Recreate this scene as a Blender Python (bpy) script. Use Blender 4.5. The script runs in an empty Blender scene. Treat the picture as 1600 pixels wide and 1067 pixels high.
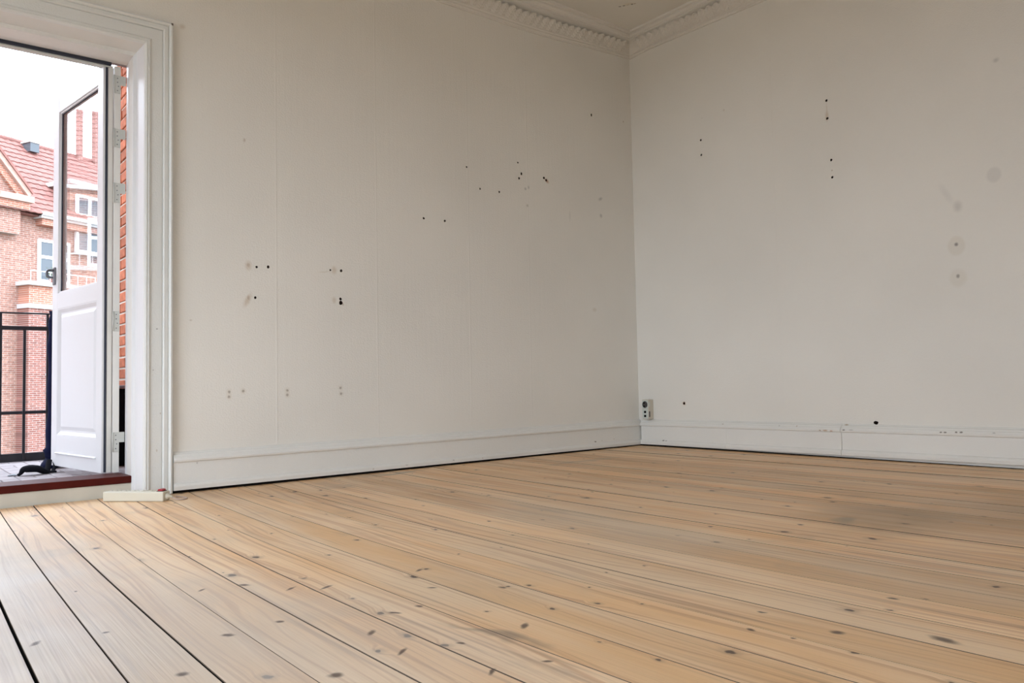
import bpy, bmesh, math, random
from mathutils import Vector, Matrix
random.seed(7)
S = bpy.context.scene
C = S.collection

# ---------------------------------------------------------------- camera
cam_d = bpy.data.cameras.new('camera'); cam = bpy.data.objects.new('camera', cam_d); C.objects.link(cam)
yaw, pit, rol = math.radians(51.3367), math.radians(2.8616), math.radians(-1.1248)
fw = Vector((math.cos(yaw)*math.cos(pit), math.sin(yaw)*math.cos(pit), math.sin(pit)))
rt = fw.cross(Vector((0, 0, 1))).normalized(); up = rt.cross(fw)
r2 = math.cos(rol)*rt + math.sin(rol)*up; u2 = -math.sin(rol)*rt + math.cos(rol)*up
M = Matrix((r2, u2, -fw)).transposed().to_4x4(); M.translation = Vector((-4.0622, -3.7087, 0.45))
cam.matrix_world = M
cam_d.sensor_width = 36.0; cam_d.lens = 1244*36/1600; cam_d.clip_start = 0.02; cam_d.clip_end = 500
S.camera = cam
# ---------------------------------------------------------------- sky (bright overcast)
SKY = 8.1
w = bpy.data.worlds.new('overcast_sky'); S.world = w; w.use_nodes = True
bg = w.node_tree.nodes['Background']; bg.inputs[0].default_value = (0.83, 0.949, 1.10, 1); bg.inputs[1].default_value = SKY
# ---------------------------------------------------------------- sky portals in the openings (sampling guides, give no light of their own)
def portal(name, loc, rot, sx, sy):
    l = bpy.data.lights.new(name, 'AREA'); l.shape = 'RECTANGLE'; l.size = sx; l.size_y = sy
    l.cycles.is_portal = True
    o = bpy.data.objects.new(name, l); o.location = loc; o.rotation_euler = rot; C.objects.link(o)
portal('door_daylight_portal', (-3.9, 0.36, 1.02), (math.radians(-90), 0, 0), 1.5, 1.9)
portal('added_window_1_portal', (-5.72, -1.80, 1.10), (0, math.radians(-90), 0), 2.1, 2.2)
portal('added_window_2_portal', (-4.6, -5.12, 1.05), (math.radians(90), 0, 0), 1.4, 2.0)
S.view_settings.view_transform = 'Standard'; S.view_settings.look = 'None'
S.view_settings.gamma = 1.0; S.view_settings.use_curve_mapping = False
S.view_settings.exposure = 0.0

# ================================================================ helpers
def mesh_obj(name, bm, mat=None, parent=None, smooth=False):
    me = bpy.data.meshes.new(name)
    bm.normal_update(); bm.to_mesh(me); bm.free()
    if smooth:
        for p in me.polygons: p.use_smooth = True
    if mat:
        for m_ in (mat if isinstance(mat, (list, tuple)) else [mat]): me.materials.append(m_)
    o = bpy.data.objects.new(name, me); C.objects.link(o)
    if parent: o.parent = parent
    return o
def share(name, src, parent=None, loc=(0, 0, 0), rot=(0, 0, 0), scl=(1, 1, 1)):
    o = bpy.data.objects.new(name, src.data if hasattr(src, 'data') else src); C.objects.link(o)
    if parent: o.parent = parent
    o.location = loc; o.rotation_euler = rot; o.scale = scl
    return o
def empty(name, loc=(0, 0, 0), rz=0, parent=None):
    o = bpy.data.objects.new(name, None); C.objects.link(o); o.location = loc; o.rotation_euler = (0, 0, rz)
    o.empty_display_size = 0.1
    if parent: o.parent = parent
    return o
def tag(o, label, cat, group=None):
    o['label'] = label; o['category'] = cat
    if group: o['group'] = group
    return o
def struct(o, label=None):
    o['kind'] = 'structure'
    if label: o['label'] = label
    return o
def box(bm, x0, x1, y0, y1, z0, z1, mi=0):
    v = [bm.verts.new(p) for p in ((x0,y0,z0),(x1,y0,z0),(x1,y1,z0),(x0,y1,z0),(x0,y0,z1),(x1,y0,z1),(x1,y1,z1),(x0,y1,z1))]
    fs = []
    for q in ((3,2,1,0),(4,5,6,7),(0,1,5,4),(1,2,6,5),(2,3,7,6),(3,0,4,7)):
        f = bm.faces.new([v[i] for i in q]); f.material_index = mi; fs.append(f)
    return v
def bevel(bm, w_, seg=2):
    bmesh.ops.bevel(bm, geom=list(bm.edges), offset=w_, segments=seg, affect='EDGES', profile=0.5)
def bbox(x0, x1, y0, y1, z0, z1, b=0.0, seg=2):
    bm = bmesh.new(); box(bm, min(x0,x1), max(x0,x1), min(y0,y1), max(y0,y1), min(z0,z1), max(z0,z1))
    if b: bevel(bm, b, seg)
    return bm
def prism(bm, poly, axis, a0, a1):
    """extrude a closed 2-D polygon along an axis; poly coordinates are the other two axes in order"""
    def P(p, a):
        return {'x': (a, p[0], p[1]), 'y': (p[0], a, p[1]), 'z': (p[0], p[1], a)}[axis]
    A = [bm.verts.new(P(p, a0)) for p in poly]; B = [bm.verts.new(P(p, a1)) for p in poly]
    n = len(poly)
    for i in range(n):
        j = (i+1) % n; bm.faces.new((A[i], A[j], B[j], B[i]))
    bm.faces.new(A[::-1]); bm.faces.new(B)
    bmesh.ops.recalc_face_normals(bm, faces=bm.faces)
def loft(bm, rings, closed_path=False):
    """rings: list of closed loops of points"""
    R = [[bm.verts.new(p) for p in r] for r in rings]
    n = len(R[0])
    for a, b in zip(R, R[1:]):
        for i in range(n):
            j = (i+1) % n; bm.faces.new((a[i], a[j], b[j], b[i]))
    bm.faces.new(R[0][::-1]); bm.faces.new(R[-1])
    bmesh.ops.recalc_face_normals(bm, faces=bm.faces)
def tube(bm, pts, r, seg=10, flat=1.0):
    pts = [Vector(p) for p in pts]; rings = []
    rr = r if isinstance(r, (list, tuple)) else [r]*len(pts)
    ref = Vector((0, 0, 1))
    for i, p in enumerate(pts):
        d = (pts[min(i+1, len(pts)-1)] - pts[max(i-1, 0)]).normalized()
        a = d.cross(ref)
        if a.length < 1e-3: a = d.cross(Vector((0, 1, 0)))
        a.normalize(); b = a.cross(d)
        rings.append([p + rr[i]*(math.cos(t)*a + flat*math.sin(t)*b) for t in [2*math.pi*k/seg for k in range(seg)]])
    loft(bm, rings)
def spline(pts, n=8):
    P = [Vector(p) for p in pts]; out = []
    for i in range(len(P)-1):
        p0, p1, p2, p3 = P[max(i-1, 0)], P[i], P[i+1], P[min(i+2, len(P)-1)]
        for k in range(n):
            t = k/n
            out.append(0.5*((2*p1)+(p2-p0)*t+(2*p0-5*p1+4*p2-p3)*t*t+(3*p1-p0-3*p2+p3)*t**3))
    return out + [P[-1]]

# ---------------------------------------------------------------- materials
def mat(name, col, rough=0.6, spec=0.4, metal=0.0, bump=None, var=0.0, vscale=3.0):
    m = bpy.data.materials.new(name); m.use_nodes = True
    nt = m.node_tree; b = nt.nodes['Principled BSDF']
    b.inputs['Roughness'].default_value = rough; b.inputs['Metallic'].default_value = metal
    b.inputs['Specular IOR Level'].default_value = spec
    b.inputs['Base Color'].default_value = (*col, 1)
    tc = nt.nodes.new('ShaderNodeTexCoord')
    if var:
        n = nt.nodes.new('ShaderNodeTexNoise'); n.inputs['Scale'].default_value = vscale; n.inputs['Detail'].default_value = 2
        nt.links.new(tc.outputs['Object'], n.inputs['Vector'])
        mr = nt.nodes.new('ShaderNodeMapRange'); mr.inputs[1].default_value = 0.3; mr.inputs[2].default_value = 0.7
        mr.inputs[3].default_value = 1-var; mr.inputs[4].default_value = 1+var
        nt.links.new(n.outputs['Fac'], mr.inputs[0])
        mx = nt.nodes.new('ShaderNodeVectorMath'); mx.operation = 'SCALE'
        mx.inputs[0].default_value = col; nt.links.new(mr.outputs[0], mx.inputs['Scale'])
        nt.links.new(mx.outputs[0], b.inputs['Base Color'])
    if bump:
        n = nt.nodes.new('ShaderNodeTexNoise'); n.inputs['Scale'].default_value = bump[0]; n.inputs['Detail'].default_value = 1
        nt.links.new(tc.outputs['Object'], n.inputs['Vector'])
        bp = nt.nodes.new('ShaderNodeBump'); bp.inputs['Strength'].default_value = bump[1]; bp.inputs['Distance'].default_value = bump[2] if len(bump) > 2 else 0.002
        nt.links.new(n.outputs['Fac'], bp.inputs['Height']); nt.links.new(bp.outputs[0], b.inputs['Normal'])
    return m

def swap_uv(nt, axes):
    """object coordinates -> (u, v, 0) taken from two axes"""
    tc = nt.nodes.new('ShaderNodeTexCoord'); sp = nt.nodes.new('ShaderNodeSeparateXYZ'); cb = nt.nodes.new('ShaderNodeCombineXYZ')
    nt.links.new(tc.outputs['Object'], sp.inputs[0])
    nt.links.new(sp.outputs['XYZ'.index(axes[0])], cb.inputs[0]); nt.links.new(sp.outputs['XYZ'.index(axes[1])], cb.inputs[1])
    return cb.outputs[0]
def add_spots(nt, uv, colsock, spots, wob=0.004, wscale=60):
    if not spots: return colsock
    n = nt.nodes.new('ShaderNodeTexNoise'); n.inputs['Scale'].default_value = wscale; nt.links.new(uv, n.inputs['Vector'])
    s1 = nt.nodes.new('ShaderNodeVectorMath'); s1.operation = 'SUBTRACT'; s1.inputs[1].default_value = (.5, .5, .5); nt.links.new(n.outputs['Color'], s1.inputs[0])
    s2 = nt.nodes.new('ShaderNodeVectorMath'); s2.operation = 'SCALE'; s2.inputs['Scale'].default_value = wob; nt.links.new(s1.outputs[0], s2.inputs[0])
    s3 = nt.nodes.new('ShaderNodeVectorMath'); s3.operation = 'ADD'; nt.links.new(uv, s3.inputs[0]); nt.links.new(s2.outputs[0], s3.inputs[1])
    sp = nt.nodes.new('ShaderNodeVectorMath'); sp.operation = 'MULTIPLY'; sp.inputs[1].default_value = (1, 1, 0); nt.links.new(s3.outputs[0], sp.inputs[0])
    src = sp.outputs[0]
    for (u, v, ru, rv, ang, c, st, inner) in spots:
        mp = nt.nodes.new('ShaderNodeMapping'); mp.vector_type = 'TEXTURE'
        mp.inputs['Location'].default_value = (u, v, 0); mp.inputs['Rotation'].default_value = (0, 0, math.radians(ang)); mp.inputs['Scale'].default_value = (ru, rv, 1)
        nt.links.new(src, mp.inputs['Vector'])
        ln = nt.nodes.new('ShaderNodeVectorMath'); ln.operation = 'LENGTH'; nt.links.new(mp.outputs[0], ln.inputs[0])
        mr = nt.nodes.new('ShaderNodeMapRange'); mr.interpolation_type = 'SMOOTHSTEP'
        mr.inputs[1].default_value = inner; mr.inputs[2].default_value = 1.0; mr.inputs[3].default_value = st; mr.inputs[4].default_value = 0.0
        nt.links.new(ln.outputs['Value'], mr.inputs[0])
        mx = nt.nodes.new('ShaderNodeMix'); mx.data_type = 'RGBA'; nt.links.new(mr.outputs[0], mx.inputs['Factor'])
        nt.links.new(colsock, mx.inputs['A']); mx.inputs['B'].default_value = (*c, 1)
        colsock = mx.outputs['Result']
    return colsock
def paint_mat(name, axes, col, spots=(), rough=0.75, seams=None):
    m = bpy.data.materials.new(name); m.use_nodes = True; nt = m.node_tree; b = nt.nodes['Principled BSDF']
    b.inputs['Roughness'].default_value = rough; b.inputs['Specular IOR Level'].default_value = 0.25
    uv = swap_uv(nt, axes)
    n = nt.nodes.new('ShaderNodeTexNoise'); n.inputs['Scale'].default_value = 1.3; n.inputs['Detail'].default_value = 2; nt.links.new(uv, n.inputs['Vector'])
    cr = nt.nodes.new('ShaderNodeValToRGB'); cr.color_ramp.elements[0].position = .3; cr.color_ramp.elements[1].position = .7
    cr.color_ramp.elements[0].color = (*[c*0.965 for c in col], 1); cr.color_ramp.elements[1].color = (*[min(1, c*1.025) for c in col], 1)
    nt.links.new(n.outputs['Fac'], cr.inputs[0])
    nt.links.new(add_spots(nt, uv, cr.outputs[0], spots), b.inputs['Base Color'])
    # roller stipple + slightly vertical brush marks
    f = nt.nodes.new('ShaderNodeTexNoise'); f.inputs['Scale'].default_value = 130; f.inputs['Detail'].default_value = 1; nt.links.new(uv, f.inputs['Vector'])
    vm = nt.nodes.new('ShaderNodeVectorMath'); vm.operation = 'MULTIPLY'; vm.inputs[1].default_value = (60, 3, 1); nt.links.new(uv, vm.inputs[0])
    g = nt.nodes.new('ShaderNodeTexNoise'); g.inputs['Scale'].default_value = 1.0; g.inputs['Detail'].default_value = 0; nt.links.new(vm.outputs[0], g.inputs['Vector'])
    ad = nt.nodes.new('ShaderNodeMath'); ad.operation = 'MULTIPLY_ADD'; ad.inputs[1].default_value = 0.35; nt.links.new(g.outputs['Fac'], ad.inputs[0]); nt.links.new(f.outputs['Fac'], ad.inputs[2])
    hsock = ad.outputs[0]
    if seams:
        sx = nt.nodes.new('ShaderNodeSeparateXYZ'); nt.links.new(uv, sx.inputs[0])
        for u in seams:   # raised paper joints
            a = nt.nodes.new('ShaderNodeMath'); a.operation = 'SUBTRACT'; a.inputs[1].default_value = u; nt.links.new(sx.outputs[0], a.inputs[0])
            bb = nt.nodes.new('ShaderNodeMath'); bb.operation = 'ABSOLUTE'; nt.links.new(a.outputs[0], bb.inputs[0])
            c_ = nt.nodes.new('ShaderNodeMapRange'); c_.interpolation_type = 'SMOOTHSTEP'; c_.inputs[1].default_value = 0; c_.inputs[2].default_value = 0.006; c_.inputs[3].default_value = 0.6; c_.inputs[4].default_value = 0
            nt.links.new(bb.outputs[0], c_.inputs[0])
            d_ = nt.nodes.new('ShaderNodeMath'); d_.operation = 'ADD'; nt.links.new(hsock, d_.inputs[0]); nt.links.new(c_.outputs[0], d_.inputs[1]); hsock = d_.outputs[0]
    bp = nt.nodes.new('ShaderNodeBump'); bp.inputs['Strength'].default_value = 0.55; bp.inputs['Distance'].default_value = 0.0025
    nt.links.new(hsock, bp.inputs['Height']); nt.links.new(bp.outputs[0], b.inputs['Normal'])
    return m
def brick_mat(name, axes, c1, c2, mortar):
    m = bpy.data.materials.new(name); m.use_nodes = True; nt = m.node_tree; b = nt.nodes['Principled BSDF']
    b.inputs['Roughness'].default_value = 0.9
    uv = swap_uv(nt, axes)
    br = nt.nodes.new('ShaderNodeTexBrick'); br.inputs['Scale'].default_value = 1.0
    br.inputs['Brick Width'].default_value = 0.24; br.inputs['Row Height'].default_value = 0.0667; br.inputs['Mortar Size'].default_value = 0.008
    br.inputs['Color1'].default_value = (*c1, 1); br.inputs['Color2'].default_value = (*c2, 1); br.inputs['Mortar'].default_value = (*mortar, 1)
    br.inputs['Mortar Smooth'].default_value = .1; br.inputs['Bias'].default_value = -.2
    nt.links.new(uv, br.inputs['Vector'])
    n = nt.nodes.new('ShaderNodeTexNoise'); n.inputs['Scale'].default_value = 9; n.inputs['Detail'].default_value = 3; nt.links.new(uv, n.inputs['Vector'])
    mr = nt.nodes.new('ShaderNodeMapRange'); mr.inputs[1].default_value = .3; mr.inputs[2].default_value = .7; mr.inputs[3].default_value = .75; mr.inputs[4].default_value = 1.2; nt.links.new(n.outputs['Fac'], mr.inputs[0])
    sc = nt.nodes.new('ShaderNodeVectorMath'); sc.operation = 'SCALE'; nt.links.new(br.outputs['Color'], sc.inputs[0]); nt.links.new(mr.outputs[0], sc.inputs['Scale'])
    nt.links.new(sc.outputs[0], b.inputs['Base Color'])
    return m
def random_tint(m, lo=0.85, hi=1.12):
    """per-object brightness variation on the existing base colour"""
    nt = m.node_tree; b = nt.nodes['Principled BSDF']; oi = nt.nodes.new('ShaderNodeObjectInfo')
    mr = nt.nodes.new('ShaderNodeMapRange'); mr.inputs[3].default_value = lo; mr.inputs[4].default_value = hi; nt.links.new(oi.outputs['Random'], mr.inputs[0])
    sc = nt.nodes.new('ShaderNodeVectorMath'); sc.operation = 'SCALE'; nt.links.new(mr.outputs[0], sc.inputs['Scale'])
    if b.inputs['Base Color'].is_linked: nt.links.new(b.inputs['Base Color'].links[0].from_socket, sc.inputs[0])
    else: sc.inputs[0].default_value = b.inputs['Base Color'].default_value[:3]
    nt.links.new(sc.outputs[0], b.inputs['Base Color'])
    return m
def glass_mat(name, tint=(1, 1, 1), ior=1.7):
    m = bpy.data.materials.new(name); m.use_nodes = True; nt = m.node_tree; nt.nodes.clear()
    out = nt.nodes.new('ShaderNodeOutputMaterial'); mix = nt.nodes.new('ShaderNodeMixShader')
    tr = nt.nodes.new('ShaderNodeBsdfTransparent'); tr.inputs[0].default_value = (*tint, 1)
    gl = nt.nodes.new('ShaderNodeBsdfGlossy'); gl.inputs['Roughness'].default_value = 0.01
    lw = nt.nodes.new('ShaderNodeLayerWeight'); lw.inputs['Blend'].default_value = 0.5
    pw = nt.nodes.new('ShaderNodeMath'); pw.operation = 'POWER'; pw.inputs[1].default_value = 4.0; nt.links.new(lw.outputs['Facing'], pw.inputs[0])
    ma = nt.nodes.new('ShaderNodeMath'); ma.operation = 'MULTIPLY_ADD'; ma.inputs[1].default_value = .94; ma.inputs[2].default_value = .05; nt.links.new(pw.outputs[0], ma.inputs[0])
    nt.links.new(ma.outputs[0], mix.inputs[0]); nt.links.new(tr.outputs[0], mix.inputs[1]); nt.links.new(gl.outputs[0], mix.inputs[2])
    nt.links.new(mix.outputs[0], out.inputs[0])
    return m

WHITE = (0.865, 0.829, 0.76)
BR = (0.42, 0.30, 0.19); DK = (0.10, 0.075, 0.05); GR = (0.36, 0.34, 0.31); TAN = (0.60, 0.49, 0.36)
spL = []
for (u, v) in [(-2.78,.427),(-2.78,.404),(-2.714,.429),(-2.498,.427),(-2.498,.405),(-2.216,.434),(-2.213,.404)]:
    spL.append((u, v, .009, .009, 0, (0.30,.26,.22), .75, .25)); spL.append((u, v, .02, .022, 0, TAN, .25, .1))
spL += [(-2.688,1.023,.024,.034,0,TAN,.55,.1),(-2.688,1.026,.010,.012,0,BR,.4,.2),(-2.692,.858,.020,.052,-28,TAN,.6,.1),(-2.688,.87,.010,.016,0,BR,.5,.1),
        (-2.246,1.033,.022,.030,0,TAN,.55,.1),(-2.247,.879,.018,.026,0,TAN,.5,.1),(-2.2,.862,.008,.012,30,BR,.6,.2),(-2.30,1.02,.05,.004,8,TAN,.4,.1),
        (-.966,1.627,.012,.014,0,GR,.55,.1),(-.94,1.639,.010,.016,0,GR,.5,.1),(-.953,1.525,.014,.014,0,(.42,.36,.29),.5,.1),(-.32,1.647,.03,.016,25,GR,.5,.1),(-.318,1.535,.018,.020,20,GR,.5,.1),
        (-2.705,1.623,.009,.014,0,BR,.45,.1),(-.399,.906,.028,.020,0,TAN,.35,.1),(-.078,2.215,.008,.010,0,BR,.6,.1),(-2.952,.755,.01,.006,0,BR,.35,.1),
        (-.79,1.702,.028,.016,-35,(.45,.22,.10),.7,.2),(-2.99,2.10,.02,.018,30,TAN,.45,.1),(-.60,1.50,.012,.05,0,GR,.15,.1)]
spR = [(-1.44,1.872,.016,.040,0,TAN,.6,.1),(-1.457,1.566,.006,.006,0,BR,.7,.2),(-.389,.287,.017,.016,0,(.50,.30,.14),.75,.3),(-2.287,1.902,.02,.016,0,GR,.35,.1),
       (-2.075,1.06,.046,.055,0,(.66,.58,.45),.24,.7),(-2.075,1.067,.013,.013,0,(.24,.20,.17),.8,.2),(-2.076,.905,.050,.055,0,(.66,.58,.45),.22,.55),(-2.076,.913,.012,.014,0,(.28,.24,.20),.75,.2),
       (-2.09,1.25,.030,.040,0,GR,.30,.1),(-2.04,1.32,.025,.09,-30,(.6,.58,.54),.2,.1),(-2.254,1.368,.038,.044,0,(.48,.46,.43),.22,.6),(-.767,2.094,.012,.012,0,BR,.25,.1),
       (-.60,2.09,.006,.006,0,BR,.2,.1),(-1.44,1.91,.006,.05,0,TAN,.35,.1)]
M_wall = paint_mat('wall_paint', 'XZ', WHITE)
M_wallS = paint_mat('wall_paint_side', 'YZ', WHITE)
spC = [(-.418,-.312,.012,.006,-60,DK,.9,.4),(-.405,-.335,.012,.007,-60,DK,.95,.4),(-.391,-.358,.016,.005,-60,BR,.8,.3),(-.379,-.380,.010,.010,-60,DK,.95,.4),(-.37,-.396,.012,.008,-60,BR,.8,.3),(-.40,-.37,.05,.02,-60,(.70,.60,.42),.5,.2)]
M_ceil = paint_mat('ceiling_paint', 'XY', (0.80, 0.76, 0.68), spC)
M_plaster = mat('plaster_ornament', (0.80, 0.76, 0.69), 0.8, 0.2, bump=(90, .3, .001))
TR = (0.86, 0.84, 0.79)
chipR = [(-1.486,.183,.016,.005,0,BR,.8,.3),(-1.345,.150,.010,.005,0,BR,.8,.3),(-1.375,.151,.020,.006,0,(.55,.38,.24),.8,.3),(-1.41,.149,.012,.006,0,(.6,.4,.28),.8,.3),(-1.48,.157,.010,.005,0,DK,.7,.3),
         (-1.52,.158,.018,.003,0,GR,.6,.3),(-1.975,.163,.008,.005,0,DK,.8,.3),(-1.995,.163,.010,.005,0,DK,.8,.3),(-2.045,.165,.008,.006,0,DK,.8,.3),(-2.068,.166,.010,.006,0,DK,.8,.3),(-.226,.043,.012,.005,0,DK,.85,.3),(-.25,.043,.010,.003,0,DK,.7,.3),
         (-1.20,.168,.006,.005,0,BR,.6,.3),(-1.09,.166,.006,.004,0,GR,.6,.3),(-.70,.165,.009,.004,0,BR,.6,.3),(-2.21,.168,.010,.004,0,GR,.5,.3)]
chipL = [(-.44,.052,.012,.005,0,DK,.85,.3),(-.38,.055,.006,.003,0,GR,.7,.3),(-1.85,.018,.012,.003,0,GR,.6,.3),(-1.55,.020,.008,.003,0,DK,.6,.3),(-.27,.060,.005,.004,0,BR,.6,.3),(-2.93,.113,.005,.006,0,GR,.5,.3),(-2.05,.012,.008,.006,0,BR,.4,.2),(-1.35,.016,.006,.006,0,BR,.4,.2)]
M_trimR = paint_mat('skirting_paint_right', 'YZ', TR, chipR, rough=.42)
M_trimL = paint_mat('skirting_paint_left', 'XZ', TR, chipL, rough=.42)
M_trim = mat('white_gloss_trim', TR, 0.40, 0.4, bump=(35, .15, .001), var=.02, vscale=6)
M_casing = paint_mat('casing_paint', 'XZ', (0.80, .80, .765), [(-3.10,.71,.005,.005,0,DK,.6,.3),(-3.085,.34,.004,.006,0,BR,.5,.3),(-3.115,.53,.004,.004,0,GR,.6,.3),(-3.10,.18,.005,.008,0,BR,.35,.3),(-3.04,2.088,.009,.010,0,DK,.95,.4)], rough=.4)
M_upvc = mat('white_door_lacquer', (0.80, 0.80, 0.80), 0.35, 0.45, var=.01)
M_cream = mat('cream_frame_paint', (0.78, 0.755, 0.70), 0.45, 0.4, var=.03, vscale=8)
M_gasket = mat('dark_rubber_gasket', (0.035, 0.04, 0.06), 0.6)
M_metal = mat('painted_hinge_steel', (0.60, 0.60, 0.55), 0.45, 0.4, 0.0, bump=(200, .1))
M_pewter = mat('pewter_handle', (0.16, 0.165, 0.18), 0.35, 0.5, 0.7)
M_red = mat('oxblood_painted_wood', (0.070, 0.006, 0.003), 0.55, 0.14, var=.15, vscale=14, bump=(60, .2, .001))
M_riser = mat('aged_cream_board', (0.64, 0.595, 0.50), 0.55, 0.3, var=.06, vscale=9)
M_iron = mat('black_painted_iron', (0.020, 0.020, 0.026), 0.45, 0.4, var=.3, vscale=20)
M_paver = random_tint(mat('balcony_paver', (0.36, 0.315, 0.32), 0.8, 0.3, var=.08, vscale=20, bump=(80, .3)), .9, 1.08)
M_slab = mat('balcony_slab', (0.20, 0.18, 0.17), 0.9)
M_brick = random_tint(mat('orange_red_brick', (0.42, 0.125, 0.06), 0.9, 0.2, var=.2, vscale=30, bump=(70, .5, .003)), .75, 1.2)
M_mortar = mat('pale_lime_mortar', (0.66, 0.60, 0.52), 0.95, 0.1, bump=(90, .4))
M_facade = brick_mat('pale_pink_brickwork', 'XZ', (0.26, 0.125, 0.09), (0.19, 0.08, 0.056), (0.30, 0.235, 0.20))
M_bay = brick_mat('dark_red_brickwork', 'XZ', (0.20, 0.07, 0.05), (0.14, 0.05, 0.037), (0.28, 0.22, 0.195))
M_bandbrick = brick_mat('orange_brick_band', 'XZ', (0.34, 0.13, 0.08), (0.30, 0.105, 0.065), (0.38, 0.29, 0.24))
M_stone = mat('white_rendered_ledge', (0.40, 0.37, 0.35), 0.8, var=.06)
M_rose = mat('rose_terracotta_moulding', (0.36, 0.22, 0.175), 0.8, var=.12, vscale=8)
M_tile = mat('red_clay_roof_tile', (0.205, 0.09, 0.074), 0.8, 0.3, var=.18, vscale=6)
M_winwhite = mat('white_window_paint', (0.70, 0.70, 0.70), 0.5)
M_dark_pane = mat('window_pane_far', (0.07, 0.08, 0.09), 0.10, 0.35)
M_navy = mat('navy_parasol_cover', (0.008, 0.010, 0.035), 0.9, 0.1, bump=(40, .4, .004))
M_black = mat('black_woven_fabric', (0.009, 0.009, 0.012), 0.9, 0.08, bump=(60, .4, .003))
M_plastic = mat('aged_white_plastic', (0.70, 0.66, 0.54), 0.35, 0.45, var=.02)
M_ivory = mat('beige_plastic', (0.66, 0.60, 0.50), 0.45, 0.4)
M_mint = mat('pale_plate_plastic', (0.66, 0.70, 0.64), 0.4, 0.4)
M_hole = mat('black_contact_hole', (0.004, 0.004, 0.004), 0.8, 0.1)
M_greyp = mat('dark_grey_socket_insert', (0.055, 0.052, 0.05), 0.5)
M_redp = mat('red_rocker_switch', (0.45, 0.012, 0.03), 0.3, 0.5)
M_cable = mat('brownish_cable_sheath', (0.55, 0.42, 0.36), 0.5)
M_sub = mat('dusty_subfloor_and_gap_shade', (0.012, 0.010, 0.008), 0.95, 0.05)
M_bore = mat('dark_bore_shade', (0.05, 0.03, 0.02), 0.95, 0.05)  # shade inside the drill holes, put in as a dark colour
M_dirt = mat('grimy_board_edge', (0.13, 0.095, 0.07), 0.9, 0.1)
M_leaf = mat('houseplant_leaf', (0.16, 0.22, 0.04), 0.7)
M_glass = glass_mat('door_glass')

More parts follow.
